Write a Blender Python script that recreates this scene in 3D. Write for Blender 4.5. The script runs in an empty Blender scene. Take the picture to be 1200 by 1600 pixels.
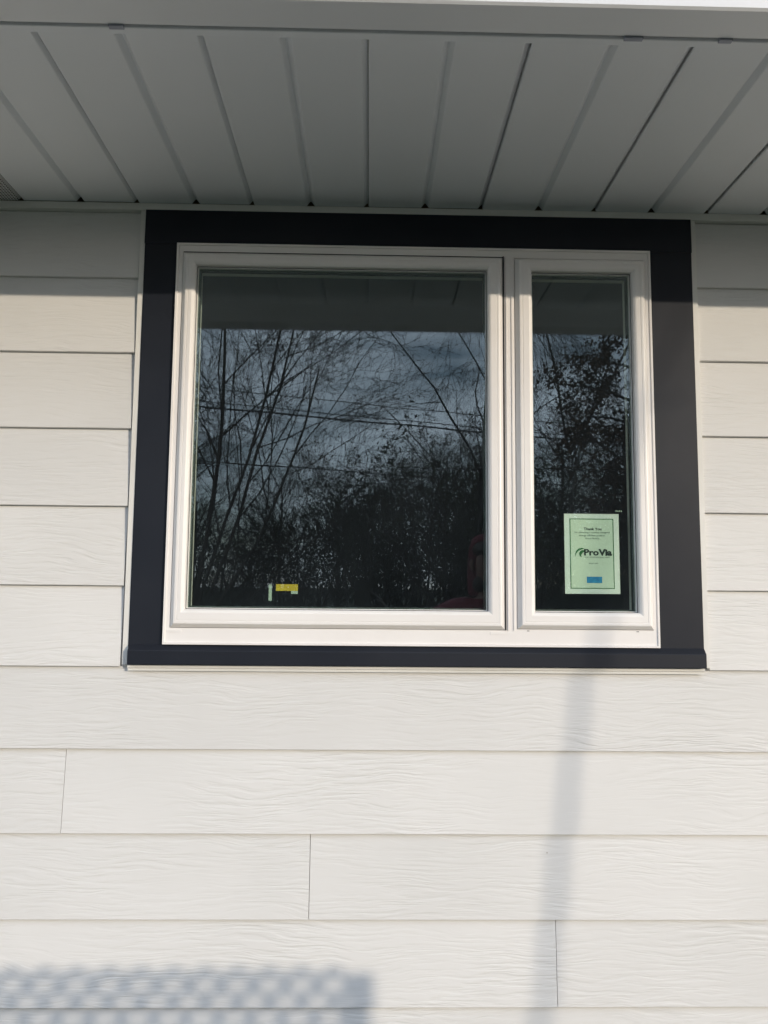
import bpy, bmesh, math, random
from mathutils import Vector, Matrix

S = bpy.context.scene
COL = S.collection
GZ = 1.6                      # wall coordinates were measured from a level 1.6 m above the ground
R = math.radians

# ------------------------------------------------------------------ camera
cam = bpy.data.cameras.new('camera')
cam.sensor_fit = 'VERTICAL'; cam.sensor_height = 24.0; cam.lens = 24.0 * 1170.6 / 1600
cam.clip_start = 0.02; cam.clip_end = 2000
camo = bpy.data.objects.new('camera', cam); COL.objects.link(camo)
yaw, pitch, roll = 0.0193, 0.0981, 0.0091
fw = Vector((math.sin(yaw) * math.cos(pitch), math.cos(yaw) * math.cos(pitch), math.sin(pitch)))
rt = Vector((math.cos(yaw), -math.sin(yaw), 0)); up = rt.cross(fw)
rt2 = math.cos(roll) * rt + math.sin(roll) * up; up2 = rt2.cross(fw)
M = Matrix((rt2, up2, -fw)).transposed().to_4x4()
CAM = Vector((0, -1.7091, GZ - 0.049)); M.translation = CAM
camo.matrix_world = M
S.camera = camo

# ------------------------------------------------------------------ sky and sun
PT = 0.232                    # drop of the eave shadow per metre of overhang
SUN_AZ, SUN_EL = R(42), math.atan(PT * math.cos(R(42)))
sdir = Vector((math.sin(SUN_AZ) * math.cos(SUN_EL), -math.cos(SUN_AZ) * math.cos(SUN_EL), math.sin(SUN_EL)))
world = bpy.data.worlds.new('World'); S.world = world; world.use_nodes = True
nt = world.node_tree; nt.nodes.clear()
out = nt.nodes.new('ShaderNodeOutputWorld'); bg = nt.nodes.new('ShaderNodeBackground')
sky = nt.nodes.new('ShaderNodeTexSky'); sky.sky_type = 'NISHITA'; sky.sun_disc = False
sky.sun_elevation = SUN_EL; sky.sun_rotation = math.pi - SUN_AZ
sky.air_density = 1.0; sky.dust_density = 0.3; sky.ozone_density = 2.0
bg.inputs['Strength'].default_value = 0.14
tc = nt.nodes.new('ShaderNodeTexCoord'); mp = nt.nodes.new('ShaderNodeMapping'); mp.inputs['Scale'].default_value = (1.6, 1.6, 6.5)
cn = nt.nodes.new('ShaderNodeTexNoise'); cn.inputs['Scale'].default_value = 2.2; cn.inputs['Detail'].default_value = 6; cn.inputs['Roughness'].default_value = 0.6
cr = nt.nodes.new('ShaderNodeValToRGB'); cr.color_ramp.elements[0].position = 0.30; cr.color_ramp.elements[1].position = 0.60
cr.color_ramp.elements[1].color = (0.75, 0.75, 0.75, 1)
mixc = nt.nodes.new('ShaderNodeMix'); mixc.data_type = 'RGBA'; mixc.inputs['B'].default_value = (16.2, 17.8, 20.8, 1)
nt.links.new(tc.outputs['Generated'], mp.inputs['Vector']); nt.links.new(mp.outputs[0], cn.inputs['Vector'])
nt.links.new(cn.outputs['Fac'], cr.inputs['Fac']); nt.links.new(cr.outputs['Color'], mixc.inputs['Factor'])
nt.links.new(sky.outputs[0], mixc.inputs['A']); nt.links.new(mixc.outputs['Result'], bg.inputs['Color'])
nt.links.new(bg.outputs[0], out.inputs['Surface'])
sl = bpy.data.lights.new('sun', 'SUN'); sl.energy = 2.4; sl.angle = R(0.53); sl.color = (1.0, 0.865, 0.69)
so = bpy.data.objects.new('sun', sl); COL.objects.link(so)
so.rotation_euler = sdir.to_track_quat('Z', 'Y').to_euler(); so.location = sdir * 60
S.view_settings.view_transform = 'Standard'; S.view_settings.look = 'None'
S.view_settings.exposure = 0.05; S.view_settings.gamma = 1.0; S.view_settings.use_curve_mapping = False
S.render.engine = 'CYCLES'
S.cycles.transparent_max_bounces = 16; S.cycles.max_bounces = 7

# ------------------------------------------------------------------ materials
def mat(name, col, rough=0.5, spec=0.5, metal=0.0):
    m = bpy.data.materials.new(name); m.use_nodes = True
    b = m.node_tree.nodes['Principled BSDF']
    b.inputs['Base Color'].default_value = (*col, 1); b.inputs['Roughness'].default_value = rough
    b.inputs['Specular IOR Level'].default_value = spec; b.inputs['Metallic'].default_value = metal
    return m
def N(m, t, **kw):
    n = m.node_tree.nodes.new(t)
    for k, v in kw.items():
        if k in n.inputs: n.inputs[k].default_value = v
        else: setattr(n, k, v)
    return n
def lk(m, a, b): m.node_tree.links.new(a, b)
def bsdf(m): return m.node_tree.nodes['Principled BSDF']
def vary(m, c1, c2, scale=3.0, stretch=(1, 1, 1), detail=4, bump=0.0, bscale=60, bdist=0.002, lo=0.35, hi=0.65):
    """noise-mottled base colour + fine bump"""
    b = bsdf(m); t = N(m, 'ShaderNodeTexCoord'); mp = N(m, 'ShaderNodeMapping', Scale=stretch)
    oi = N(m, 'ShaderNodeObjectInfo'); mul = N(m, 'ShaderNodeMath', operation='MULTIPLY'); mul.inputs[1].default_value = 37.0
    lk(m, oi.outputs['Random'], mul.inputs[0]); lk(m, mul.outputs[0], mp.inputs['Location'])
    lk(m, t.outputs['Object'], mp.inputs['Vector'])
    n = N(m, 'ShaderNodeTexNoise', Scale=scale, Detail=detail); lk(m, mp.outputs[0], n.inputs['Vector'])
    r = N(m, 'ShaderNodeValToRGB'); r.color_ramp.elements[0].position = lo; r.color_ramp.elements[1].position = hi
    r.color_ramp.elements[0].color = (*c1, 1); r.color_ramp.elements[1].color = (*c2, 1)
    lk(m, n.outputs['Fac'], r.inputs['Fac']); lk(m, r.outputs['Color'], b.inputs['Base Color'])
    if bump:
        n2 = N(m, 'ShaderNodeTexNoise', Scale=bscale, Detail=4.0); lk(m, mp.outputs[0], n2.inputs['Vector'])
        bp = N(m, 'ShaderNodeBump', Strength=bump, Distance=bdist); lk(m, n2.outputs['Fac'], bp.inputs['Height'])
        lk(m, bp.outputs['Normal'], b.inputs['Normal'])
    return m

# painted fibre-cement siding with an embossed cedar grain
def siding_material():
    m = mat('siding_paint', (0.76, 0.75, 0.715), 0.55, 0.35)
    b = bsdf(m); t = N(m, 'ShaderNodeTexCoord'); oi = N(m, 'ShaderNodeObjectInfo')
    cx = N(m, 'ShaderNodeCombineXYZ')
    mu = N(m, 'ShaderNodeMath', operation='MULTIPLY'); mu.inputs[1].default_value = 41.0
    lk(m, oi.outputs['Random'], mu.inputs[0]); lk(m, mu.outputs[0], cx.inputs['X']); lk(m, mu.outputs[0], cx.inputs['Z'])
    ad = N(m, 'ShaderNodeVectorMath', operation='ADD'); lk(m, t.outputs['Object'], ad.inputs[0]); lk(m, cx.outputs[0], ad.inputs[1])
    # slow warp that makes the grain wander and close into cathedrals
    m1 = N(m, 'ShaderNodeMapping', Scale=(3.2, 0.0, 9.0)); lk(m, ad.outputs[0], m1.inputs['Vector'])
    w = N(m, 'ShaderNodeTexNoise', Scale=1.0, Detail=2.0); lk(m, m1.outputs[0], w.inputs['Vector'])
    sw = N(m, 'ShaderNodeMath', operation='MULTIPLY_ADD'); sw.inputs[1].default_value = 0.075; sw.inputs[2].default_value = 0.0
    lk(m, w.outputs['Fac'], sw.inputs[0])
    c2 = N(m, 'ShaderNodeCombineXYZ'); lk(m, sw.outputs[0], c2.inputs['Z'])
    a2 = N(m, 'ShaderNodeVectorMath', operation='ADD'); lk(m, ad.outputs[0], a2.inputs[0]); lk(m, c2.outputs[0], a2.inputs[1])
    m2 = N(m, 'ShaderNodeMapping', Scale=(10.0, 0.0, 112.0)); lk(m, a2.outputs[0], m2.inputs['Vector'])
    g = N(m, 'ShaderNodeTexNoise', Scale=1.0, Detail=2.5, Roughness=0.5); lk(m, m2.outputs[0], g.inputs['Vector'])
    gr = N(m, 'ShaderNodeValToRGB'); e = gr.color_ramp.elements; e[0].position = 0.36; e[1].position = 0.56
    lk(m, g.outputs['Fac'], gr.inputs['Fac'])
    # the emboss is deeper in some patches than others
    pm = N(m, 'ShaderNodeMapping', Scale=(2.3, 0.0, 7.0)); lk(m, ad.outputs[0], pm.inputs['Vector'])
    pn = N(m, 'ShaderNodeTexNoise', Scale=1.0, Detail=1.0); lk(m, pm.outputs[0], pn.inputs['Vector'])
    pr = N(m, 'ShaderNodeMapRange'); pr.inputs['From Min'].default_value = 0.35; pr.inputs['From Max'].default_value = 0.7
    pr.inputs['To Min'].default_value = 0.12; pr.inputs['To Max'].default_value = 1.0
    lk(m, pn.outputs['Fac'], pr.inputs['Value'])
    mulh = N(m, 'ShaderNodeMath', operation='MULTIPLY'); lk(m, gr.outputs['Color'], mulh.inputs[0]); lk(m, pr.outputs[0], mulh.inputs[1])
    bp = N(m, 'ShaderNodeBump', Strength=0.45, Distance=0.0022); lk(m, mulh.outputs[0], bp.inputs['Height'])
    lk(m, bp.outputs['Normal'], b.inputs['Normal'])
    # faint dust and uneven paint
    dn = N(m, 'ShaderNodeTexNoise', Scale=2.2, Detail=5.0); lk(m, ad.outputs[0], dn.inputs['Vector'])
    dr = N(m, 'ShaderNodeValToRGB'); dr.color_ramp.elements[0].position = 0.3; dr.color_ramp.elements[1].position = 0.7
    dr.color_ramp.elements[0].color = (0.69, 0.683, 0.665, 1); dr.color_ramp.elements[1].color = (0.748, 0.738, 0.72, 1)
    lk(m, dn.outputs['Fac'], dr.inputs['Fac']); pv = N(m, 'ShaderNodeMapRange'); pv.inputs['To Min'].default_value = 0.965; pv.inputs['To Max'].default_value = 1.02
    lk(m, oi.outputs['Random'], pv.inputs['Value'])
    vm = N(m, 'ShaderNodeVectorMath', operation='SCALE'); lk(m, dr.outputs['Color'], vm.inputs[0]); lk(m, pv.outputs[0], vm.inputs['Scale'])
    # a few pin-sized dirt specks
    sp = N(m, 'ShaderNodeTexVoronoi', Scale=9.0); lk(m, ad.outputs[0], sp.inputs['Vector'])
    sr = N(m, 'ShaderNodeValToRGB'); sr.color_ramp.elements[0].position = 0.010; sr.color_ramp.elements[1].position = 0.016
    sr.color_ramp.elements[0].color = (0.55, 0.5, 0.45, 1); sr.color_ramp.elements[1].color = (1, 1, 1, 1)
    lk(m, sp.outputs['Distance'], sr.inputs['Fac'])
    sm = N(m, 'ShaderNodeVectorMath', operation='MULTIPLY'); lk(m, vm.outputs[0], sm.inputs[0]); lk(m, sr.outputs['Color'], sm.inputs[1])
    lk(m, sm.outputs[0], b.inputs['Base Color'])
    return m
SIDING = siding_material()
VINYL = vary(mat('window_vinyl', (0.87, 0.845, 0.82), 0.35, 0.5), (0.84, 0.81, 0.785), (0.885, 0.86, 0.835), 4.0, bump=0.04, bscale=90, bdist=0.0008)
DARK = vary(mat('charcoal_coil', (0.018, 0.021, 0.029), 0.45, 0.20), (0.015, 0.018, 0.026), (0.022, 0.025, 0.033), 2.5, bump=0.22, bscale=9, bdist=0.0025)
TRIMW = vary(mat('white_trim', (0.78, 0.77, 0.73), 0.5, 0.4), (0.74, 0.73, 0.69), (0.80, 0.79, 0.75), 6)
SOFFIT = vary(mat('soffit_aluminium', (0.77, 0.80, 0.83), 0.5, 0.4), (0.745, 0.775, 0.805), (0.79, 0.815, 0.845), 1.6, bump=0.05, bscale=14, bdist=0.002)
GUTTER = vary(mat('gutter_aluminium', (0.72, 0.73, 0.74), 0.4, 0.5), (0.74, 0.755, 0.78), (0.80, 0.81, 0.83), 2.0, bump=0.06, bscale=8, bdist=0.003)
CLIP = mat('clip_metal', (0.30, 0.32, 0.38), 0.5)
BLACK = mat('rubber_gasket', (0.012, 0.012, 0.014), 0.6)
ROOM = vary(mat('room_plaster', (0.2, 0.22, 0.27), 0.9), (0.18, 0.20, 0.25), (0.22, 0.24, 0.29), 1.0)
WOODB = vary(mat('sheathing', (0.3, 0.24, 0.17), 0.8), (0.26, 0.2, 0.14), (0.34, 0.28, 0.2), 5)
ROOF = vary(mat('roof_shingle', (0.06, 0.06, 0.065), 0.9), (0.04, 0.04, 0.045), (0.09, 0.085, 0.085), 8, bump=0.4, bscale=40)
CONC = vary(mat('foundation_concrete', (0.3, 0.3, 0.29), 0.9), (0.25, 0.25, 0.24), (0.36, 0.35, 0.34), 4, bump=0.3)

def perforated():
    m = mat('soffit_vent', (0.62, 0.63, 0.63), 0.5, 0.4); b = bsdf(m)
    t = N(m, 'ShaderNodeTexCoord'); v = N(m, 'ShaderNodeTexVoronoi', Scale=150.0, Randomness=0.0); lk(m, t.outputs['Object'], v.inputs['Vector'])
    r = N(m, 'ShaderNodeValToRGB'); r.color_ramp.elements[0].position = 0.28; r.color_ramp.elements[1].position = 0.36
    r.color_ramp.elements[0].color = (0.01, 0.01, 0.01, 1); r.color_ramp.elements[1].color = (0.62, 0.63, 0.63, 1)
    lk(m, v.outputs['Distance'], r.inputs['Fac']); lk(m, r.outputs['Color'], b.inputs['Base Color'])
    return m
VENT = perforated()

def glass_material():
    m = bpy.data.materials.new('insulated_glass'); m.use_nodes = True; t = m.node_tree; t.nodes.clear()
    o = N(m, 'ShaderNodeOutputMaterial'); mx = N(m, 'ShaderNodeMixShader'); tr = N(m, 'ShaderNodeBsdfTransparent'); gl = N(m, 'ShaderNodeBsdfGlossy')
    tr.inputs['Color'].default_value = (0.925, 0.975, 0.935, 1); gl.inputs['Roughness'].default_value = 0.0
    gl.inputs['Color'].default_value = (0.88, 0.96, 1.0, 1)
    # coated glass: about 6.5 % back from each face, rising to grazing (Schlick)
    fr = N(m, 'ShaderNodeLayerWeight', Blend=0.5); pw = N(m, 'ShaderNodeMath', operation='POWER'); pw.inputs[1].default_value = 5.0
    lk(m, fr.outputs['Facing'], pw.inputs[0])
    ma = N(m, 'ShaderNodeMath', operation='MULTIPLY_ADD'); ma.inputs[1].default_value = 0.935; ma.inputs[2].default_value = 0.065
    lk(m, pw.outputs[0], ma.inputs[0]); lk(m, ma.outputs[0], mx.inputs['Fac'])
    # float glass is never quite flat: long shallow waves bend the reflected twigs
    tc = N(m, 'ShaderNodeTexCoord'); mp = N(m, 'ShaderNodeMapping', Scale=(4.0, 0.0, 7.0)); lk(m, tc.outputs['Object'], mp.inputs['Vector'])
    n = N(m, 'ShaderNodeTexNoise', Scale=1.0, Detail=1.0); lk(m, mp.outputs[0], n.inputs['Vector'])
    bp = N(m, 'ShaderNodeBump', Strength=0.03, Distance=0.004); lk(m, n.outputs['Fac'], bp.inputs['Height'])
    lk(m, bp.outputs['Normal'], gl.inputs['Normal'])
    lk(m, tr.outputs[0], mx.inputs[1]); lk(m, gl.outputs[0], mx.inputs[2]); dm = N(m, 'ShaderNodeMixShader'); df = N(m, 'ShaderNodeBsdfDiffuse'); df.inputs['Color'].default_value = (0.62, 0.74, 0.88, 1)
    dn = N(m, 'ShaderNodeTexNoise', Scale=5.0, Detail=5.0); lk(m, tc.outputs['Object'], dn.inputs['Vector'])
    da = N(m, 'ShaderNodeMapRange'); da.inputs['From Min'].default_value = 0.3; da.inputs['From Max'].default_value = 0.7; da.inputs['To Min'].default_value = 0.004; da.inputs['To Max'].default_value = 0.009
    lk(m, dn.outputs['Fac'], da.inputs['Value']); lk(m, da.outputs[0], dm.inputs['Fac'])
    lk(m, mx.outputs[0], dm.inputs[1]); lk(m, df.outputs[0], dm.inputs[2]); lk(m, dm.outputs[0], o.inputs['Surface'])
    return m
GLASS = glass_material()

# ------------------------------------------------------------------ mesh helpers
def obj(name, verts, faces, m, parent=None, smooth=False):
    me = bpy.data.meshes.new(name); me.from_pydata([tuple(v) for v in verts], [], faces)
    bm = bmesh.new(); bm.from_mesh(me); bmesh.ops.recalc_face_normals(bm, faces=bm.faces); bm.to_mesh(me); bm.free()
    if m: me.materials.append(m)
    if smooth:
        for p in me.polygons: p.use_smooth = True
    o = bpy.data.objects.new(name, me); COL.objects.link(o)
    if parent: o.parent = parent
    return o
class MB:
    def __init__(s): s.v = []; s.f = []
    def add(s, v, f):
        b = len(s.v); s.v += [tuple(x) for x in v]; s.f += [tuple(b + i for i in q) for q in f]
    def box(s, x0, x1, y0, y1, z0, z1):
        s.add([(x, y, z) for z in (z0, z1) for y in (y0, y1) for x in (x0, x1)],
              [(0, 2, 3, 1), (4, 5, 7, 6), (0, 1, 5, 4), (2, 6, 7, 3), (0, 4, 6, 2), (1, 3, 7, 5)])
    def prism_x(s, prof, x0, x1):
        """closed (y,z) profile extruded along x"""
        n = len(prof)
        s.add([(x0, y, z) for y, z in prof] + [(x1, y, z) for y, z in prof],
              [(i, (i + 1) % n, n + (i + 1) % n, n + i) for i in range(n)] + [tuple(range(n))[::-1], tuple(range(n, 2 * n))])
    def prism_y(s, prof, y0, y1):
        """closed (x,z) profile extruded along y"""
        n = len(prof)
        s.add([(x, y0, z) for x, z in prof] + [(x, y1, z) for x, z in prof],
              [(i, (i + 1) % n, n + (i + 1) % n, n + i) for i in range(n)] + [tuple(range(n))[::-1], tuple(range(n, 2 * n))])
    def ring(s, prof):
        """prof: list of (x0,x1,z0,z1,y) rectangles swept as a closed mitred frame"""
        n = len(prof); v = []; f = []
        for (x0, x1, z0, z1, y) in prof: v += [(x0, y, z0), (x1, y, z0), (x1, y, z1), (x0, y, z1)]
        for i in range(n):
            j = (i + 1) % n
            for k in range(4):
                l = (k + 1) % 4
                f.append((4 * i + k, 4 * i + l, 4 * j + l, 4 * j + k))
        s.add(v, f)
    def tube(s, pts, rad, n=6, cap=True):
        v = []; f = []
        prev = None
        for i, p in enumerate(pts):
            d = (pts[min(i + 1, len(pts) - 1)] - pts[max(i - 1, 0)])
            d = d.normalized() if d.length > 1e-9 else Vector((0, 0, 1))
            a = prev if prev is not None else (Vector((1, 0, 0)) if abs(d.x) < 0.8 else Vector((0, 1, 0)))
            a = (a - d * a.dot(d)); a = a.normalized() if a.length > 1e-6 else d.orthogonal().normalized()
            b = d.cross(a); prev = a
            for k in range(n):
                t = 2 * math.pi * k / n
                v.append(p + (a * math.cos(t) + b * math.sin(t)) * rad[i])
        for i in range(len(pts) - 1):
            for k in range(n):
                l = (k + 1) % n
                f.append((i * n + k, i * n + l, (i + 1) * n + l, (i + 1) * n + k))
        if cap: f += [tuple(range(n))[::-1], tuple(range(len(v) - n, len(v)))]
        s.add(v, f)
    def build(s, name, m, parent=None, smooth=False): return obj(name, s.v, s.f, m, parent, smooth)
def quick(name, v, f, m, parent=None, smooth=False):     # no normal recalculation: for big branch meshes
    me = bpy.data.meshes.new(name); me.from_pydata(v, [], f); me.materials.append(m)
    if smooth: me.polygons.foreach_set('use_smooth', [True] * len(f))
    o = bpy.data.objects.new(name, me); COL.objects.link(o)
    if parent: o.parent = parent
    return o
def empty(name, loc=(0, 0, 0)):
    o = bpy.data.objects.new(name, None); COL.objects.link(o); o.location = loc; o.empty_display_size = 0.2
    return o
def tag(o, label=None, cat=None, group=None, kind=None):
    if label: o['label'] = label
    if cat: o['category'] = cat
    if group: o['group'] = group
    if kind: o['kind'] = kind
    return o
def copy_tree(o, parent=None):
    c = o.copy(); COL.objects.link(c); c.parent = parent
    for ch in list(o.children): copy_tree(ch, c)
    return c
def z(v): return v + GZ

# ------------------------------------------------------------------ ground
GRASS = vary(mat('lawn', (0.035, 0.045, 0.03), 0.95, 0.2), (0.026, 0.036, 0.022), (0.046, 0.054, 0.04), 0.8, detail=8, bump=0.6, bscale=30, bdist=0.03)
tag(obj('ground', [(-400, -400, 0), (400, -400, 0), (400, 400, 0), (-400, 400, 0)], [(0, 1, 2, 3)], GRASS), 'winter lawn around the house', kind='structure')

# ------------------------------------------------------------------ the house
house = tag(empty('house'), 'white lap sided house wall with dark trimmed window under a grey soffit', 'house')
HX0, HX1, HD = -5.0, 5.0, 7.0
OX0, OX1, OZ0, OZ1 = -0.455, 0.655, z(-0.185), z(0.741)     # rough window opening
m = MB()
T = 0.05
m.box(HX0, OX0, 0, T, 0.2, z(0.93)); m.box(OX1, HX1, 0, T, 0.2, z(0.93))
m.box(OX0, OX1, 0, T, 0.2, OZ0); m.box(OX0, OX1, 0, T, OZ1, z(0.93))
m.box(HX0, HX0 + T, T, HD, 0.2, z(0.93)); m.box(HX1 - T, HX1, T, HD, 0.2, z(0.93)); m.box(HX0 + T, HX1 - T, HD - T, HD, 0.2, z(0.93))
wall = m.build('wall', WOODB, house)
m = MB(); m.box(HX0 + .02, HX1 - .02, 0.02, HD, 0, 0.21); m.build('foundation', CONC, house)

# siding planks, 178 mm to the weather, each one an object
EXP = 0.1778; Z0 = z(0.6574)
rng = random.Random(4)
def plank(x0, x1, zb, ztop=None, dy=0.0):
    h = EXP + 0.030 if ztop is None else ztop - zb
    tilt = 0.0118 * h / (EXP + 0.030)
    prof = [(-0.0085 + dy, zb), (-0.0192 + dy, zb), (-0.0203 + dy, zb + 0.0012), (-0.0203 + tilt + dy, zb + h), (-0.0085 + tilt + dy, zb + h)]
    m = MB(); cx = (x0 + x1) / 2
    m.prism_x([(y, zz - zb) for y, zz in prof], x0 - cx, x1 - cx)
    o = m.build('plank', SIDING, wall); o.location = (cx, 0, zb)
    o.rotation_euler = (0, rng.uniform(-0.0004, 0.0004), 0)
    return o
SOF = z(0.8366)
LEND = [-0.5435, -0.5445, -0.5450, -0.5455, -0.5465, -0.5475]
for k in range(14):
    zb = Z0 - k * EXP
    if zb < 0.1: break
    zt = SOF - 0.019 if k == 0 else None
    if k <= 5:
        plank(HX0, -3.3 - 0.3 * (k % 3), zb, zt); plank(-3.298 - 0.3 * (k % 3), LEND[k], zb, zt)
        plank(0.7655, 3.1 + 0.3 * (k % 4), zb, zt); plank(3.102 + 0.3 * (k % 4), HX1, zb, zt)
    else:
        j = {7: [-0.6585], 8: [-0.1212], 9: [0.4135]}.get(k, [-1.3 - 0.4 * (k % 3)])
        xs = [HX0] + [q for q in (j[0] - 3.66, j[0], j[0] + 3.66) if HX0 + .2 < q < HX1 - .2] + [HX1]
        for a, b in zip(xs[:-1], xs[1:]):
            plank(a + (0.0006 if a > HX0 else 0), b - (0.0006 if b < HX1 else 0), zb, zt, rng.uniform(-0.0004, 0.0004))
# side wall planks round the corner are not seen; a corner board closes each end
for xa in (HX0 - 0.02, HX1 - 0.09):
    m = MB(); m.box(xa, xa + 0.11, -0.026, -0.0165, 0.21, z(0.82)); m.build('corner_board', TRIMW, house)

# soffit: double panels, V-groove in the middle of each and a lock joint between them
PG = 0.1341; GX0 = -0.8162; YE = -0.6440
m = MB(); m.box(HX0 - .3, HX1 + .3, -0.644, 0.0, SOF + 0.03, SOF + 0.05); soffit = m.build('soffit', mat('soffit_backing', (0.1, 0.1, 0.1), 0.9), house)
def soffit_panel(i):         # spans grooves i .. i+2 (i even): joints at i and i+2, V at i+1
    w = 2 * PG; x0 = GX0 + i * PG
    prof = [(0.0012, 0.016), (0.0012, 0.0022), (0.0030, 0.0004), (0.0048, 0.0), (PG - 0.0105, 0.0), (PG - 0.0085, 0.0008), (PG - 0.0012, 0.0105), (PG + 0.0012, 0.0105),
            (PG + 0.0085, 0.0008), (PG + 0.0105, 0.0), (w - 0.0110, 0.0), (w - 0.0090, 0.0008), (w - 0.0020, 0.0085), (w - 0.0002, 0.0085), (w - 0.0002, 0.016)]
    top = [(x, zz + 0.0009) for x, zz in prof]
    n = len(prof); v = []; f = []
    for y in (YE, -0.026):
        for x, zz in prof: v.append((x, y, zz))
    for y in (YE, -0.026):
        for x, zz in prof: v.append((x, y, zz + 0.0010))
    for k in range(n - 1):
        f.append((k, k + 1, n + k + 1, n + k)); f.append((2 * n + k, 3 * n + k, 3 * n + k + 1, 2 * n + k + 1))
        f.append((k, 2 * n + k, 2 * n + k + 1, k + 1)); f.append((n + k, n + k + 1, 3 * n + k + 1, 3 * n + k))
    f += [(0, n, 3 * n, 2 * n), (n - 1, 3 * n - 1, 4 * n - 1, 2 * n - 1)]
    o = obj('soffit_panel', v, f, VENT if i == -2 else SOFFIT, soffit)
    o.location = (x0, 0, SOF + rng.uniform(-0.0006, 0.0006)); o.rotation_euler = (0, rng.uniform(-0.003, 0.003), 0)
i0 = -2 * int((GX0 - HX0) / (2 * PG)); i = i0
while GX0 + i * PG < HX1:
    soffit_panel(i); i += 2
# channel along the wall and along the fascia
m = MB(); m.prism_x([(-0.0272, SOF - 0.0175), (-0.0272, SOF - 0.0015), (-0.026, SOF - 0.0005), (-0.004, SOF - 0.0005), (-0.004, SOF - 0.0175)], HX0, HX1); m.build('soffit_channel', TRIMW, soffit)
FB = z(0.776)                       # bottom of fascia and gutter, 60 mm under the soffit
m = MB(); m.prism_x([(-0.6450, FB + 0.002), (-0.6470, FB), (-0.6590, FB), (-0.6602, FB + 0.001), (-0.6602, FB + 0.19), (-0.6450, FB + 0.19)], HX0 - .3, HX1 + .3); m.build('fascia', SOFFIT, house)
# K-style gutter, a folded sheet
GB = FB + 0.001
gp = [(-0.6640, GB + 0.125), (-0.6640, GB + 0.002), (-0.6660, GB), (-0.7190, GB), (-0.7225, GB + 0.003), (-0.7245, GB + 0.030), (-0.7280, GB + 0.042), (-0.736, GB + 0.053), (-0.749, GB + 0.064),
      (-0.760, GB + 0.076), (-0.766, GB + 0.090), (-0.768, GB + 0.105), (-0.777, GB + 0.107), (-0.777, GB + 0.122), (-0.768, GB + 0.123)]
inn = []
for q, (y, zz) in enumerate(gp):
    a = Vector(gp[max(q - 1, 0)]); b = Vector(gp[min(q + 1, len(gp) - 1)]); d = (b - a).normalized()
    inn.append((y - d.y * -0.0012 * -1 if False else y + (-d[1]) * -0.0012, zz + d[0] * -0.0012))
m = MB(); m.prism_x(gp + inn[::-1], HX0 - .32, HX1 + .32); gutter = m.build('gutter', GUTTER, house)
for gx, gw in ((-0.385, 0.011), (0.390, 0.014), (0.530, 0.010)):
    m = MB(); m.box(gx - gw, gx + gw, -0.6655, -0.6585, FB - 0.0022, FB + 0.006); m.build('gutter_clip', CLIP, gutter)
# roof
m = MB()
m.prism_x([(-0.715, FB + 0.135), (-0.715, FB + 0.157), (3.5, SOF + 1.75), (7.7, SOF + 0.150), (7.7, SOF + 0.128), (3.5, SOF + 1.70)], HX0 - .35, HX1 + .35)
m.build('roof', ROOF, house)
# the room behind the window
m = MB()
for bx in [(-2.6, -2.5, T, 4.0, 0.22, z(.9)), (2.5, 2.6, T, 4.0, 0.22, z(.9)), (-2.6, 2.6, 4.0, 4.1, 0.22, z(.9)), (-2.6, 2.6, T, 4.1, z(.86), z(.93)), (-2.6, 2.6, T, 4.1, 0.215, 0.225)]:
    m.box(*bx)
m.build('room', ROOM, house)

# dark aluminium wrapped casing
CX0, CX1, CZ0, CZ1 = -0.5290, 0.7515, z(-0.1930), z(0.8195)
FX0, FX1, FZ0, FZ1 = -0.4525, 0.6500, z(-0.1818), z(0.7370)
m = MB(); m.prism_x([(-0.0285, FZ1 + 0.0006), (-0.0290, FZ1 + 0.003), (-0.0280, CZ1), (0.0, CZ1), (0.0, FZ1 + 0.0006)], CX0, CX1); m.build('head_casing', DARK, house)
for a, b in ((CX0, FX0 - 0.0006), (FX1 + 0.0006, CX1)):
    m = MB(); m.prism_y([(a, CZ0), (b, CZ0), (b, FZ1), (a, FZ1)], -0.0275, 0.0)
    bm = bmesh.new(); o = m.build('side_casing', DARK, house)
    bm.from_mesh(o.data)
    bmesh.ops.bevel(bm, geom=[e for e in bm.edges if all(abs(v.co.y + 0.0275) < 1e-5 for v in e.verts) and abs(e.verts[0].co.z - e.verts[1].co.z) > .1], offset=0.0018, segments=2, affect='EDGES')
    bm.to_mesh(o.data); bm.free()
m = MB(); m.prism_x([(0.0, z(-0.1822)), (-0.0290, z(-0.1822)), (-0.0395, z(-0.1935)), (-0.0405, z(-0.1955)), (-0.0405, z(-0.2235)), (-0.0390, z(-0.2255)), (0.0, z(-0.2255))], -0.5255, 0.7500)
m.build('sill_casing', DARK, house)
for a, b in ((CX0 - 0.0125, CX0 - 0.0004), (CX1 + 0.0004, CX1 + 0.0125)):
    m = MB(); m.prism_y([(a, z(-0.2260)), (b, z(-0.2260)), (b, CZ1), (a, CZ1)], -0.0240, 0.0); m.build('trim_strip', TRIMW, house)
m = MB(); m.prism_x([(0.0, z(-0.2262)), (-0.0265, z(-0.2262)), (-0.0265, z(-0.2330)), (-0.0225, z(-0.2345)), (-0.0225, z(-0.2400)), (0.0, z(-0.2400))], -0.5290, 0.7520); m.build('trim_strip', TRIMW, house)

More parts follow.
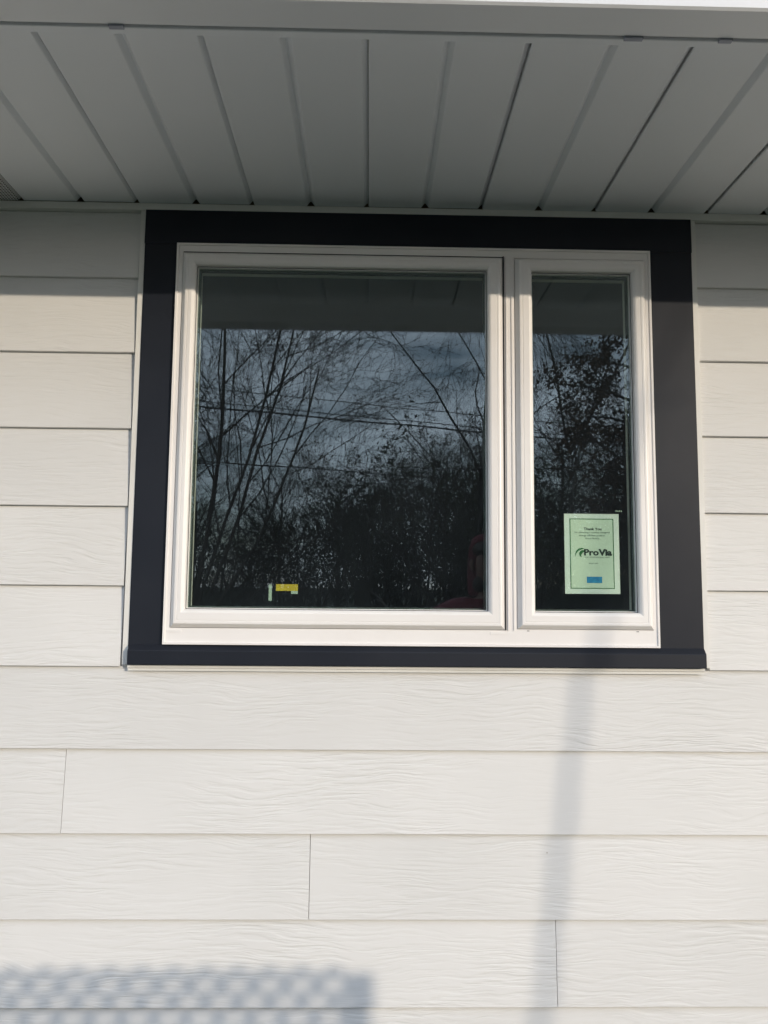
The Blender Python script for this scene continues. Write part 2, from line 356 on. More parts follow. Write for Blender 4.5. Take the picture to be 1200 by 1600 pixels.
# window unit: frame, mullion, two sashes, glass
YF = -0.034
o1 = (-0.4375, 0.3060, z(-0.1450), z(0.7165)); o2 = (0.3305, 0.6365, z(-0.1425), z(0.7145))
m = MB()
YB = 0.022
m.box(FX0, o1[0], YF, YB, FZ0, FZ1); m.box(o2[1], FX1, YF, YB, FZ0, FZ1)
m.box(o1[1], o2[0], YF, YB, FZ0, FZ1)
m.box(o1[0], o1[1], YF, YB, FZ0, o1[2]); m.box(o1[0], o1[1], YF, YB, o1[3], FZ1)
m.box(o2[0], o2[1], YF, YB, FZ0, o2[2]); m.box(o2[0], o2[1], YF, YB, o2[3], FZ1)
# a raised bead round the face of the frame and two fine ribs on the mullion
def rect(r, d, y): return (r[0] + d, r[1] - d, r[2] + d, r[3] - d, y)
fr = (FX0, FX1, FZ0, FZ1)
m.ring([rect(fr, 0.0, YF + .001), rect(fr, 0.0008, YF - 0.0030), rect(fr, 0.0050, YF - 0.0030), rect(fr, 0.0062, YF + .001)])
m.box(0.3095, 0.3125, YF - 0.0022, YF + .001, o1[2], o1[3]); m.box(0.3225, 0.3255, YF - 0.0022, YF + .001, o1[2], o1[3])
window = m.build('window', VINYL, house)
window['label'] = 'white framed window of one wide and one narrow sash'
def sash(outer, inner, label):
    def O(d, y): return rect(outer, d, y)
    def I(d, y): return rect(inner, -d, y)
    m = MB()
    m.ring([O(0, -0.010), O(0, -0.0355), O(0.0015, -0.0375), O(0.0085, -0.0455), O(0.0105, -0.0460), O(0.0145, -0.0460), O(0.0150, -0.0452), O(0.0160, -0.0452), O(0.0165, -0.0460),
            I(0.0075, -0.0460), I(0.0045, -0.0448), I(0.0010, -0.0420), I(0.0, -0.0405), I(-0.0005, -0.0300), I(-0.0030, -0.0295), I(-0.0030, 0.0160), O(0.002, 0.0160), O(0.002, -0.010)])
    s = m.build('sash', VINYL, window); s['label'] = label
    m = MB(); m.box(inner[0] - 0.004, inner[1] + 0.004, -0.0298 + .002, -0.0238 + .002, inner[2] - 0.004, inner[3] + 0.004)
    p = m.build('pane', GLASS, window)
    # dark spacer bar round the edge of the sealed unit
    m = MB(); m.ring([I(-0.001, -0.0208), I(-0.0065, -0.0208), I(-0.0065, -0.0085), I(-0.001, -0.0085)]); m.build('spacer_bar', SPACER, window)
    m = MB(); m.ring([I(0.0006, -0.0312), I(-0.0016, -0.0312), I(-0.0016, -0.0282), I(0.0006, -0.0282)]); m.build('gasket', BLACK, window)
SPACER = mat('spacer_metal', (0.07, 0.08, 0.08), 0.5, 0.4)
s1o = (-0.4360, 0.3030, z(-0.1440), z(0.7135)); s1i = (-0.4050, 0.2665, z(-0.1042), z(0.6825))
s2o = (0.3315, 0.6355, z(-0.1415), z(0.7130)); s2i = (0.3690, 0.6030, z(-0.1050), z(0.6815))
sash(s1o, s1i, 'wide casement sash'); sash(s2o, s2i, 'narrow sash')
# black weather gap on the opening side and head of the wide sash
m = MB(); m.box(s1o[1] + 0.0002, o1[1] - 0.0002, -0.0385, -0.02, s1o[2] - .0005, o1[3] - .0003); m.box(s1o[0], s1o[1], -0.0352, -0.02, s1o[3] + 0.0004, o1[3] - 0.0004); m.build('weather_strip', BLACK, window)
for xx in (-0.428, 0.287):
    m = MB(); m.box(xx - .016, xx + .016, YF - 0.0012, YF + .0005, z(-0.1545), z(-0.1490)); m.build('weep_cover', VINYL, window)
for xx in (0.355, 0.60):
    m = MB(); m.box(xx - .0025, xx + .0025, YF - 0.0012, YF + .0005, z(-0.1465), z(-0.1452)); m.build('weep_hole', BLACK, window)

# ------------------------------------------------------------------ things stuck inside the glass
def text(body, size, x, zz, y, m, parent, bold=0.0, name='lettering', shear=0.0, spacing=1.0, width=None):
    c = bpy.data.curves.new('t', 'FONT'); c.body = body; c.size = size; c.align_x = 'CENTER'; c.align_y = 'CENTER'
    c.offset = bold; c.shear = shear; c.space_character = spacing; c.resolution_u = 3
    t = bpy.data.objects.new('t', c); COL.objects.link(t)
    dg = bpy.context.evaluated_depsgraph_get(); me = bpy.data.meshes.new_from_object(t.evaluated_get(dg))
    bpy.data.objects.remove(t); me.materials.clear(); me.materials.append(m)
    o = bpy.data.objects.new(name, me); COL.objects.link(o); o.parent = parent
    o.location = (x, y, zz); o.rotation_euler = (R(90), 0, 0)
    if width:
        xs = [v.co.x for v in me.vertices]; k = width / (max(xs) - min(xs)); mid = (max(xs) + min(xs)) / 2
        for v in me.vertices: v.co.x = (v.co.x - mid) * k
    return o
PAPER = vary(mat('card_paper', (0.80, 0.82, 0.78), 0.8, 0.2), (0.76, 0.80, 0.76), (0.84, 0.85, 0.80), 9)
INK = mat('ink_dark', (0.02, 0.035, 0.03), 0.8); INKG = mat('ink_green', (0.03, 0.16, 0.05), 0.8); INKL = mat('ink_grey', (0.12, 0.16, 0.13), 0.8)
CARDW = mat('card_panel', (0.66, 0.74, 0.62), 0.8, 0.2); BLUE = vary(mat('ink_blue', (0.01, 0.22, 0.5), 0.7), (0.008, 0.17, 0.42), (0.02, 0.30, 0.55), 60)
cw, chh = 0.1252, 0.1815
card = empty('thank_you_card', (0.5060, -0.0170, z(-0.0630)))
tag(card, 'pale printed thank you card taped inside the narrow window pane', 'card')
card.rotation_euler = (0, R(-0.1), 0)
m = MB(); m.box(-cw / 2, cw / 2, 0, 0.0006, 0, chh); m.build('paper', PAPER, card)
m = MB(); m.box(-cw / 2 + .0135, cw / 2 - .0135, -0.0003, 0.0002, 0.0125, chh - 0.0120); m.build('printed_panel', CARDW, card)
def flat_ring(x0, x1, z0, z1, w, y):
    m = MB(); m.ring([(x0, x1, z0, z1, y), (x0 + w, x1 - w, z0 + w, z1 - w, y), (x0 + w, x1 - w, z0 + w, z1 - w, y + .0002), (x0, x1, z0, z1, y + .0002)]); return m
flat_ring(-cw / 2 + .0125, cw / 2 - .0125, 0.0115, chh - 0.0110, 0.0018, -0.0006).build('border_line', INKG, card)
YT = -0.0008
text('Thank You', 0.0085, 0.0022, 0.1467, YT, INK, card, 0.00015, width=0.0405)
text('for choosing a custom designed', 0.0056, 0.0010, 0.1390, YT, INKL, card, width=0.080)
text('energy efficient product', 0.0056, 0.0009, 0.1320, YT, INKL, card, width=0.060)
text('from ProVia', 0.0056, 0.0014, 0.1252, YT, INKL, card, width=0.032)
text('Pro', 0.0195, -0.0015, 0.0930, YT, INK, card, 0.0007, width=0.0335); text('Via', 0.0195, 0.0300, 0.0930, YT, INK, card, 0.0010, width=0.0310)
text('THE PROFESSIONAL WAY', 0.0038, 0.0120, 0.0823, YT, INKL, card, width=0.058)
text('provia.com', 0.0045, 0.0030, 0.0690, YT, INKL, card, width=0.021)
# leaf mark: an outer swoosh and an inner leaf
def arc_shape(c, r0, a0, a1, w0, w1, n=14):
    v = []; f = []
    for i in range(n + 1):
        t = i / n; a = R(a0 + (a1 - a0) * t); w = (w0 + (w1 - w0) * t) * math.sin(math.pi * min(1, max(0.06, t)) * 0.96 + 0.06)
        for r in (r0 - w, r0 + w): v.append((c[0] + r * math.cos(a), YT, c[1] + r * math.sin(a)))
    for i in range(n): f.append((2 * i, 2 * i + 1, 2 * i + 3, 2 * i + 2))
    return v, f
v, f = arc_shape((-0.0215, 0.0855), 0.0165, 185, 75, 0.0012, 0.0030); obj('leaf_mark', v, f, INKG, card)
v, f = arc_shape((-0.0190, 0.0885), 0.0078, 225, 60, 0.0030, 0.0036); obj('leaf_mark', v, f, INKG, card)
m = MB(); m.box(-0.0130, 0.0218, YT, YT + .0005, 0.0244, 0.0387); m.build('blue_label', BLUE, card)
# manufacturer stickers low on the wide pane
YEL = vary(mat('sticker_yellow', (0.62, 0.45, 0.02), 0.6), (0.55, 0.38, 0.015), (0.68, 0.5, 0.03), 30)
PALE = mat('sticker_pale', (0.42, 0.5, 0.42), 0.6)
st = empty('glass_sticker', (-0.1835, -0.0172, z(-0.0690))); tag(st, 'small yellow sticker on the lower part of the wide window pane', 'sticker')
m = MB(); m.box(-0.0245, 0.0245, 0, 0.0004, 0.0065, 0.0215); m.build('label_face', YEL, st)
m = MB(); m.box(0.0095, 0.0245, 0.0001, 0.0005, 0.0, 0.0064); m.build('label_tab', PALE, st)
m = MB(); m.box(-0.0035, 0.0035, 0, 0.0004, 0, 0.0360); s2 = m.build('glass_sticker', PALE, None); s2.location = (-0.2205, -0.0172, z(-0.0845)); tag(s2, 'narrow pale upright sticker beside the yellow one on the wide pane', 'sticker')
m = MB()
for i in range(4): m.box(-0.0075 + i * .004, -0.0048 + i * .004, 0, 0.0003, 0, 0.0034 - .0006 * (i % 2))
s3 = m.build('glass_mark', PALE, None); s3.location = (0.5690, -0.0172, z(0.1240)); tag(s3, 'tiny pale printed mark on the glass above the thank you card', 'mark')

# ------------------------------------------------------------------ trees and plants across the yard (most seen in the glass)
BARK = vary(mat('bark', (0.07, 0.06, 0.05), 0.95, 0.2), (0.045, 0.038, 0.03), (0.10, 0.085, 0.07), 6, bump=0.5, bscale=30, bdist=0.01)
BIRCH = vary(mat('birch_bark', (0.2, 0.19, 0.17), 0.9, 0.2), (0.05, 0.045, 0.04), (0.34, 0.32, 0.29), 7, stretch=(1, 1, .4))
TWIG = mat('twig', (0.045, 0.036, 0.03), 0.95, 0.2)
LEAF = vary(mat('dry_leaf', (0.08, 0.045, 0.025), 0.8, 0.2), (0.05, 0.03, 0.018), (0.11, 0.06, 0.03), 20)
EVER = vary(mat('evergreen_leaf', (0.03, 0.045, 0.02), 0.8, 0.2), (0.018, 0.03, 0.013), (0.05, 0.06, 0.03), 12)
class Tree:
    def __init__(s, seed): s.r = random.Random(seed); s.tr = MB(); s.cr = MB(); s.lf = MB()
    def limb(s, p, d, L, r, lev, P):
        rr = s.r; last = lev == P['levels']
        n = 5 if lev < 2 else (4 if lev < P['levels'] else 3)
        pts = [p.copy()]; rad = [r]; dd = d.normalized(); step = L / n
        for i in range(n):
            j = P['jit'][min(lev, len(P['jit']) - 1)]
            dd = (dd + Vector((rr.uniform(-j, j), rr.uniform(-j, j), rr.uniform(-j, j) + P['grav'][min(lev, len(P['grav']) - 1)]))).normalized()
            p = p + dd * step; pts.append(p.copy()); rad.append(max(P['rmin'], r * (1 - (i + 1) / n * (0.55 if not last else 0.75))))
        (s.tr if lev < P.get('trunk_levels', 1) else s.cr).tube(pts, rad, 6 if lev < 2 else 3, cap=False)
        if last:
            for _ in range(P.get('leaves', 0)):
                q = pts[rr.randrange(1, len(pts))] + Vector((rr.gauss(0, .05), rr.gauss(0, .05), rr.gauss(0, .05)))
                s.leaf(q, P['leaf'] * rr.uniform(.6, 1.3))
            return
        nc = P['n'][min(lev, len(P['n']) - 1)]; lo = P['lo'][min(lev, len(P['lo']) - 1)]
        for c in range(nc):
            t = lo + (1 - lo) * (c + rr.random()) / nc; f = t * n; i = min(int(f), n - 1); u = f - i
            q = pts[i].lerp(pts[i + 1], u); ax = (pts[i + 1] - pts[i]).normalized()
            per = ax.orthogonal().normalized(); per.rotate(__import__('mathutils').Quaternion(ax, rr.uniform(0, 6.283)))
            a = R(rr.uniform(*P['ang'][min(lev, len(P['ang']) - 1)]))
            nd = ax * math.cos(a) + per * math.sin(a)
            s.limb(q, nd, L * rr.uniform(*P['len'][min(lev, len(P['len']) - 1)]) * (1.15 - 0.5 * t), max(P['rmin'], rad[i] * P['rr']), lev + 1, P)
    def leaf(s, q, z_):
        rr = s.r; a = Vector((rr.gauss(0, 1), rr.gauss(0, 1), rr.gauss(0, 1))).normalized(); b = a.orthogonal().normalized()
        b.rotate(__import__('mathutils').Quaternion(a, rr.uniform(0, 6.28)))
        s.lf.add([q - a * z_, q + b * z_ * .5, q + a * z_, q - b * z_ * .5], [(0, 1, 2, 3)])
    def build(s, name, bark, leafm=LEAF, twig=TWIG):
        root = empty(name)
        quick('trunk', s.tr.v, s.tr.f, bark, root, True); quick('crown', s.cr.v, s.cr.f, twig, root)
        if s.lf.v: quick('foliage', s.lf.v, s.lf.f, leafm, root)
        return root
V = Vector
BARE = dict(levels=4, n=[9, 7, 6, 5], lo=[.25, .2, .15, .1], ang=[(25, 55), (25, 55), (25, 60), (20, 60)], len=[(.45, .7), (.45, .65), (.4, .62), (.4, .6)],
            jit=[.10, .16, .22, .28], grav=[.05, .05, .03, .02], rr=.50, rmin=.0042)
# leaning multi-stemmed tree
t = Tree(11)
for d, L, r in [((.42, -.1, 1), 8.5, .055), ((.15, .1, 1), 9.0, .065), ((.75, .0, 1), 7.5, .05), ((-.25, .2, 1), 8.5, .055), ((1.1, -.1, 1), 5.8, .035), ((.3, .3, 1), 8.0, .05)]:
    t.limb(V((0, 0, 0)), V(d), L, r, 0, dict(BARE, n=[7, 6, 6, 4]))
o = t.build('bare_tree', BARK); o.location = (-4.3, -16.5, 0); tag(o, 'bare multi stemmed tree with limbs leaning to one side, mirrored in the wide pane', 'tree')
# drooping birch
t = Tree(23)
DROOP = dict(levels=4, n=[13, 7, 6, 4], lo=[.3, .2, .1, .1], ang=[(35, 65), (30, 60), (30, 70), (20, 60)], len=[(.32, .48), (.45, .65), (.5, .75), (.5, .8)],
             jit=[.06, .14, .16, .14], grav=[.06, .02, -.12, -.30], rr=.38, rmin=.0042)
t.limb(V((0, 0, 0)), V((.05, 0, 1)), 11.0, .095, 0, DROOP)
o = t.build('birch_tree', BIRCH); o.location = (2.55, -17.0, 0); tag(o, 'bare birch with fine drooping twigs, mirrored in the wide pane', 'tree')
# leafy oak still holding brown leaves + forked trunk
t = Tree(37)
OAK = dict(BARE, levels=3, n=[11, 9, 7], leaves=16, leaf=.042, ang=[(45, 80), (35, 65), (30, 70)], grav=[.05, .0, -.03], len=[(.26, .36), (.45, .65), (.45, .65)])
t.limb(V((0, 0, 0)), V((.03, 0, 1)), 6.2, .09, 0, dict(OAK, lo=[.22, .2, .15]))
o = t.build('oak_tree', BARK); o.location = (4.25, -10.8, 0); tag(o, 'oak still holding brown leaves, mirrored in the narrow pane', 'tree')
t = Tree(41)
t.limb(V((0, 0, 0)), V((.06, 0, 1)), 4.6, .06, 0, dict(BARE, n=[2, 6, 5, 4], lo=[.6, .3, .2, .1]))
t.limb(V((.25, 0, 4.4)), V((.55, .1, 1)), 4.5, .032, 1, dict(BARE, n=[5, 5, 5, 4])); t.limb(V((.25, 0, 4.4)), V((-.25, -.1, 1)), 4.5, .032, 1, dict(BARE, n=[5, 5, 5, 4]))
o = t.build('forked_tree', BIRCH); o.location = (4.0, -14.0, 0); tag(o, 'bare tree with a thin forked stem, mirrored in the narrow pane', 'tree')
# dense thicket
shr = []
for sd in (51, 52, 53):
    t = Tree(sd)
    for k in range(13):
        a = t.r.uniform(0, 6.28); t.limb(V((t.r.gauss(0, .5), t.r.gauss(0, .4), 0)), V((math.cos(a) * .45, math.sin(a) * .45, 1)), t.r.uniform(2.8, 4.6), .03, 1,
            dict(BARE, levels=3, n=[6, 7, 7], lo=[.1, .1, .1], leaves=6, leaf=.05, rmin=.005, len=[(.4, .6), (.4, .6), (.35, .6)]))
    shr.append(t.build('thicket_shrub', BARK, EVER))
GRP = 'thicket shrubs across the yard'
rs = random.Random(8)
spots = [(.3, -17.5, 1.0), (1.7, -18.2, 1.15), (3.1, -17.2, 1.0), (2.4, -20.5, 1.2), (4.8, -18.5, .95), (-1.3, -19.0, .8), (6.0, -17.0, .9), (-3.4, -19.5, .75), (.9, -22.5, 1.2), (7.3, -20.5, 1.1), (-5.5, -20, .8), (3.9, -23, 1.15), (-2.3, -23.5, .95), (-4.6, -24.5, .95), (4.6, -13.8, .75), (3.5, -14.5, .7)]
for i, (x, y, s) in enumerate(spots):
    o = shr[i] if i < 3 else copy_tree(shr[i % 3])
    o.location = (x, y, 0); o.rotation_euler = (0, 0, rs.uniform(0, 6.28)); o.scale = (s, s, s)
    tag(o, 'dense dark shrub in the thicket mirrored low in the window panes', 'shrub', GRP)
# woodland trees further back; far-left ones are unseen, added to block low sky
t = Tree(61); t.limb(V((0, 0, 0)), V((.05, .05, 1)), 9.5, .14, 0, dict(BARE, n=[14, 8, 6, 4], lo=[.15, .15, .15, .1])); w0 = t.build('woodland_tree', BARK)
t = Tree(62); t.limb(V((0, 0, 0)), V((-.08, .05, 1)), 8.5, .12, 0, dict(BARE, n=[14, 8, 6, 4], lo=[.15, .15, .15, .1])); w1 = t.build('woodland_tree', BARK)
for i, (x, y, s) in enumerate([(-1.2, -27, .55), (-6.5, -26, .75), (3.2, -29, .66), (7.4, -26.5, .8), (-3.8, -31, .62), (10.5, -28, .85), (5.2, -33, .8), (.8, -34, .62), (-9.5, -30, .9), (-12.5, -24, 1.), (-15, -20, 1.), (-16.5, -15.5, 1.), (-13.5, -17.5, .9), (-18, -10.5, 1.), (13, -33, .9)]):
    o = (w0, w1)[i] if i < 2 else copy_tree((w0, w1)[i % 2])
    o.location = (x, y, 0); o.rotation_euler = (0, 0, rs.uniform(0, 6.28)); o.scale = (s, s, s)
    tag(o, 'tall bare woodland tree, behind the thicket or added unseen at the left to block low sky', 'tree', 'woodland trees behind the thicket')
for i, (x, y, s) in enumerate([(14, -6, .9), (17.5, -8.5, 1.), (13.5, -4, .8), (19, -11, .95), (9, -16.5, .7), (11.5, -23, .8)]):  # unseen trees added to hold low sky light off the eave shade
    o = copy_tree((w0, w1)[i % 2]); o.location = (x, y, 0); o.rotation_euler = (0, 0, rs.uniform(0, 6.28)); o.scale = (s, s, s)
    tag(o, 'bare tree added out of view at the side of the yard to screen low sky', 'tree', 'added sky screening trees at the side of the yard')
# slender leaning sapling whose stem shades the wall
t = Tree(71)
SX = 0.4878 + 4.04 - 0.135 * (GZ - 0.2514 + 4.49 * PT)
p = [V((.135 * h + .015 * math.sin(h * 2.1), .01 * math.sin(h * 3), h)) for h in (0, .4, .8, 1.2, 1.6, 2.0, 2.4, 2.8, 3.2, 3.6, 4.0)]
t.tr.tube(p, [.018, .0155, .0135, .0118, .0104, .0090, .0078, .0062, .005, .004, .003], 8)
for h, dx, dy, L in ((2.85, .5, -.2, .7), (3.2, -.3, .3, .5), (3.4, .5, .3, .5)):
    t.limb(V((.135 * h, 0, h)), V((dx, dy, 1.1)), L, .006, 2, dict(BARE, levels=3, n=[3, 3, 3], len=[(.3, .4)], ang=[(20, 40)]))
o = t.build('sapling', BARK); o.location = (SX, -4.5, 0); tag(o, 'slender leaning sapling whose soft stem shadow falls on the siding', 'tree')

# ------------------------------------------------------------------ overhead lines
POLEM = vary(mat('pole_wood', (0.12, 0.09, 0.07), 0.9), (0.09, 0.07, 0.05), (0.15, 0.12, 0.09), 4)
WIREM = mat('cable', (0.02, 0.02, 0.02), 0.7)
P1, P2 = V((-20, -13.3, 0)), V((30, -30, 0))
for P_, side in ((P1, 'far beyond the left end of the house'), (P2, 'far out past the sapling')):
    r_ = empty('utility_pole', P_); tag(r_, 'wooden utility pole with a crossarm ' + side, 'pole')
    m = MB(); m.tube([V((0, 0, 0)), V((0, 0, 4)), V((0, 0, 8.2))], [.15, .13, .10], 10); m.build('post', POLEM, r_)
    m = MB(); m.box(-.9, .9, -.06, .06, 7.05, 7.17); c = m.build('crossarm', POLEM, r_)
    for xx in (-.8, 0.25, .8):
        m = MB(); m.tube([V((xx, 0, 7.17)), V((xx, 0, 7.24)), V((xx, 0, 7.30))], [.03, .045, .03], 8); m.build('insulator', WIREM, c)
for i, (h, off, sag, r_, lb) in enumerate([(7.25, -.8, .35, .013, 'upper thin power line crossing the mirrored sky'), (6.85, .0, .40, .014, 'middle power line crossing the mirrored sky'), (6.55, .8, .30, .026, 'thick lower cable crossing the mirrored sky'), (5.15, .1, .35, .020, 'lowest telephone cable crossing behind the mirrored tree')]):
    a = P1 + V((off, 0, h)); b = P2 + V((off, 0, h)); m = MB(); n = 30
    m.tube([a.lerp(b, k / n) - V((0, 0, 4 * sag * (k / n) * (1 - k / n))) for k in range(n + 1)], [r_] * (n + 1), 5)
    tag(m.build('power_line', WIREM), lb, 'cable')

# ------------------------------------------------------------------ lattice panel that throws the dotted shadow
LW = vary(mat('lattice_wood', (0.3, 0.24, 0.17), 0.85), (0.22, 0.17, 0.12), (0.36, 0.29, 0.2), 5, stretch=(1, 1, 1))
lx0, lx1, lz0, lz1, ly = 1.56, 2.394, 0.30, GZ - 0.8655 + 2.688 * PT, -2.7
lat = empty('lattice_panel', (lx0, ly, 0)); tag(lat, 'wooden diamond lattice panel standing in the yard, casting the dotted shadow', 'lattice')
def clip(poly, x0, x1, z0, z1):
    for ax, lim, sg in ((0, x0, 1), (0, x1, -1), (1, z0, 1), (1, z1, -1)):
        res = []
        for i in range(len(poly)):
            a, b = poly[i], poly[(i + 1) % len(poly)]; da = (a[ax] - lim) * sg; db = (b[ax] - lim) * sg
            if da >= 0: res.append(a)
            if (da >= 0) != (db >= 0):
                u = da / (da - db); res.append((a[0] + (b[0] - a[0]) * u, a[1] + (b[1] - a[1]) * u))
        poly = res
        if len(poly) < 3: return []
    return poly
Wd, pitch_x, hw = lx1 - lx0, 0.068, 0.0185 * 0.5 * 1.414
for sgn, yy in ((1, 0.0), (-1, 0.0062)):
    k = -40
    while k < 60:
        xb = k * pitch_x; k += 1
        q = [(xb - hw, lz0), (xb + hw, lz0), (xb + hw + sgn * 2.0, lz0 + 2.0), (xb - hw + sgn * 2.0, lz0 + 2.0)]
        c = clip(q, 0, Wd, lz0, lz1)
        if len(c) >= 3:
            m = MB(); m.prism_y(c, yy, yy + 0.006); m.build('slat', LW, lat)
for xx in (0.0, Wd - 0.03):
    m = MB(); m.box(xx, xx + 0.03, 0.0124, 0.045, 0, lz1 - 0.02); m.build('post', LW, lat)

# ------------------------------------------------------------------ the photographer, mirrored dimly in the wide pane
SKIN = mat('skin', (0.22, 0.13, 0.10), 0.6); JACK = vary(mat('jacket', (0.14, 0.014, 0.03), 0.85), (0.10, 0.010, 0.02), (0.17, 0.018, 0.036), 8, bump=.3, bscale=20, bdist=.01)
GLOVE = mat('glove', (0.03, 0.03, 0.033), 0.8); JEAN = mat('trousers', (0.03, 0.035, 0.05), 0.9); HAIR = mat('hair', (0.03, 0.022, 0.017), 0.8); SHOE = mat('shoe', (0.03, 0.03, 0.03), 0.7)
per = empty('person', (0.57, -1.90, 0)); tag(per, 'person in a dark red jacket raising a phone, mirrored in the wide pane', 'person')
def skin(name, verts, edges, rads, m, root=0, sub=2, parent=per):
    me = bpy.data.meshes.new(name); me.from_pydata(verts, edges, []); me.materials.append(m)
    o = bpy.data.objects.new(name, me); COL.objects.link(o); o.parent = parent
    md = o.modifiers.new('skin', 'SKIN'); md.use_smooth_shade = True
    for i, r in enumerate(rads):
        sv = me.skin_vertices[0].data[i]; sv.radius = r if isinstance(r, tuple) else (r, r); sv.use_root = i == root
    s = o.modifiers.new('sub', 'SUBSURF'); s.levels = sub; s.render_levels = sub
    return o
# person faces +y; its left hand (towards -x) holds the phone out beside it
HND = V((-0.535, 0.120, 1.475)); RH = V((0.27, 0.10, 0.86))
Vb = [(0, 0, .95), (0, 0, 1.12), (0, -.01, 1.30), (0, -.01, 1.42), (0, 0, 1.50), (0, .02, 1.575), (0, .025, 1.66), (0, .02, 1.735),        # 0-7 spine, neck, head
      (-.18, -.01, 1.41), (-.40, .08, 1.29), tuple(HND + V((.035, -.02, -.035))), (.18, -.01, 1.41), (.25, -.02, 1.14), tuple(RH),              # 8-13 arms
      (-.10, 0, .90), (-.11, .02, .50), (-.11, -.02, .09), (-.115, .12, .035), (.10, 0, .90), (.115, .02, .50), (.12, -.02, .09), (.13, .12, .035)]
Eb = [(0, 1), (1, 2), (2, 3), (3, 4), (4, 5), (5, 6), (6, 7), (3, 8), (8, 9), (9, 10), (3, 11), (11, 12), (12, 13), (0, 14), (14, 15), (15, 16), (16, 17), (0, 18), (18, 19), (19, 20), (20, 21)]
Rb = [(.15, .10), (.13, .095), (.15, .105), (.14, .09), .055, (.062, .075), (.078, .098), (.06, .08), .06, .045, .028, .06, .045, .028, .085, .058, .04, .03, .085, .058, .04, .03]
body = skin('body', Vb, Eb, Rb, SKIN)
sc = lambda r, k: tuple(x + k for x in r) if isinstance(r, tuple) else r + k
ja = [0, 1, 2, 3, 8, 9, 10, 11, 12, 13]; idx = {a: i for i, a in enumerate(ja)}
Vj = [V(Vb[a]) for a in ja]; Vj[idx[10]] = Vj[idx[9]].lerp(Vj[idx[10]], .86); Vj[idx[13]] = Vj[idx[12]].lerp(Vj[idx[13]], .9); Vj[0].z -= .05
skin('jacket', [tuple(v) for v in Vj] + [(0, 0, 1.495)], [(idx[a], idx[b]) for a, b in Eb if a in idx and b in idx] + [(idx[3], len(ja))], [sc(Rb[a], .028) for a in ja] + [.075], JACK)
tr_ = [0, 14, 15, 16, 18, 19, 20]; idt = {a: i for i, a in enumerate(tr_)}
skin('trousers', [Vb[a] for a in tr_], [(idt[a], idt[b]) for a, b in Eb if a in idt and b in idt], [sc(Rb[a], .018) for a in tr_], JEAN)
for sx in (-.115, .125):
    skin('shoe', [(sx, -.06, .045), (sx, .04, .05), (sx, .16, .035)], [(0, 1), (1, 2)], [.045, .048, .036], SHOE)
# hair, ears, nose, eyes
skin('hood', [(0, -.03, 1.47), (0, -.04, 1.56), (0, -.045, 1.66), (0, -.015, 1.755), (0, .05, 1.785)], [(0, 1), (1, 2), (2, 3), (3, 4)], [(.11, .07), (.105, .075), (.108, .075), (.10, .065), (.085, .035)], JACK)
skin('scarf', [(0, -.06, 1.55), (0, .02, 1.56), (0, .085, 1.585)], [(0, 1), (1, 2)], [(.08, .05), (.095, .06), (.075, .045)], HAIR)
skin('cap', [(0, -.05, 1.70), (0, .02, 1.735), (0, .10, 1.725), (0, .16, 1.705)], [(0, 1), (1, 2), (2, 3)], [(.085, .06), (.092, .055), (.08, .03), (.055, .008)], HAIR)
skin('hair', [(0, -.02, 1.60), (0, -.045, 1.68), (0, -.01, 1.755), (0, .05, 1.765)], [(0, 1), (1, 2), (2, 3)], [(.07, .05), (.083, .06), (.078, .055), (.06, .03)], HAIR)
skin('nose', [(0, .115, 1.668), (0, .135, 1.635), (0, .115, 1.628)], [(0, 1), (1, 2)], [.008, .012, .008], SKIN, sub=1)
for sx in (-1, 1):
    skin('ear', [(sx * .078, .01, 1.625), (sx * .086, .005, 1.655), (sx * .080, .01, 1.68)], [(0, 1), (1, 2)], [.008, .012, .009], SKIN, sub=1)
    skin('eye', [(sx * .03, .106, 1.665), (sx * .036, .104, 1.665)], [(0, 1)], [.008, .008], mat('eye', (.05, .04, .03), .3), sub=1)
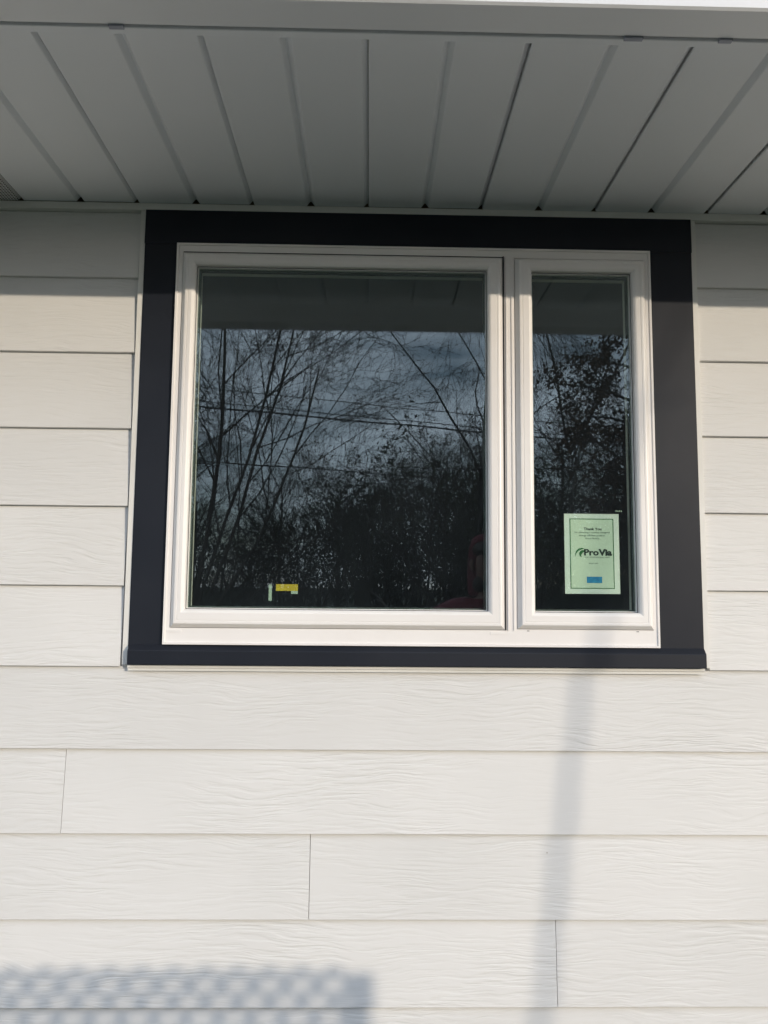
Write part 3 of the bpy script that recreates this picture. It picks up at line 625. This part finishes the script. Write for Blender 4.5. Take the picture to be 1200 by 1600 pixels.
skin('mouth', [(-.022, .108, 1.597), (0, .116, 1.596), (.022, .108, 1.597)], [(0, 1), (1, 2)], [.004, .006, .004], mat('lips', (.3, .12, .1), .5), sub=1)
# hands: palm + five fingers; the left one closes round the phone edge
def hand(base, fwd, side, upv, curl, name='hand'):
    L = [.062, .070, .066, .052]
    vs = [base, base + fwd * .045]; es = [(0, 1)]; rs_ = [(.024, .018), (.034, .016)]
    for k in range(4):
        b = base + fwd * .075 + side * (.027 - .018 * k); vs.append(b); i = len(vs) - 1; es.append((1, i)); rs_.append(.0095)
        d = fwd.copy(); q = b
        for j in range(3):
            d = (d + upv * curl).normalized(); q = q + d * L[k] / 2.6; vs.append(q); es.append((len(vs) - 2, len(vs) - 1)); rs_.append(.0088 - .0009 * j)
    b = base + fwd * .03 + side * .036; vs.append(b); es.append((0, len(vs) - 1)); rs_.append(.011); d = (fwd * .7 + side * .7).normalized(); q = b
    for j in range(2):
        d = (d + upv * curl * .8 - side * .15).normalized(); q = q + d * .03; vs.append(q); es.append((len(vs) - 2, len(vs) - 1)); rs_.append(.0095)
    return skin(name, [tuple(v) for v in vs], es, rs_, GLOVE, sub=1)
hand(HND + V((.045, -.025, -.045)), V((-.55, .1, .8)).normalized(), V((.1, .95, .1)).normalized(), V((-.6, .0, -.35)), .35)
hand(RH, V((.05, .12, -1)).normalized(), V((-.2, 1, .1)).normalized(), V((-1, 0, 0)), .18)
ph = empty('smartphone', (-0.028, CAM.y - 0.0125, CAM.z - 0.125)); tag(ph, 'black smartphone held up by the person in the red jacket', 'phone')
m = MB(); m.box(-0.036, 0.036, -0.004, 0.004, 0, 0.152); o = m.build('phone_body', mat('phone_black', (.015, .015, .017), .35), ph)
bm = bmesh.new(); bm.from_mesh(o.data); bmesh.ops.bevel(bm, geom=bm.edges[:], offset=.003, segments=2, affect='EDGES'); bm.to_mesh(o.data); bm.free()
m = MB(); m.box(-0.033, 0.033, -0.0046, -0.0039, 0.004, 0.148); m.build('screen', mat('phone_screen', (.02, .02, .025), .15), ph)
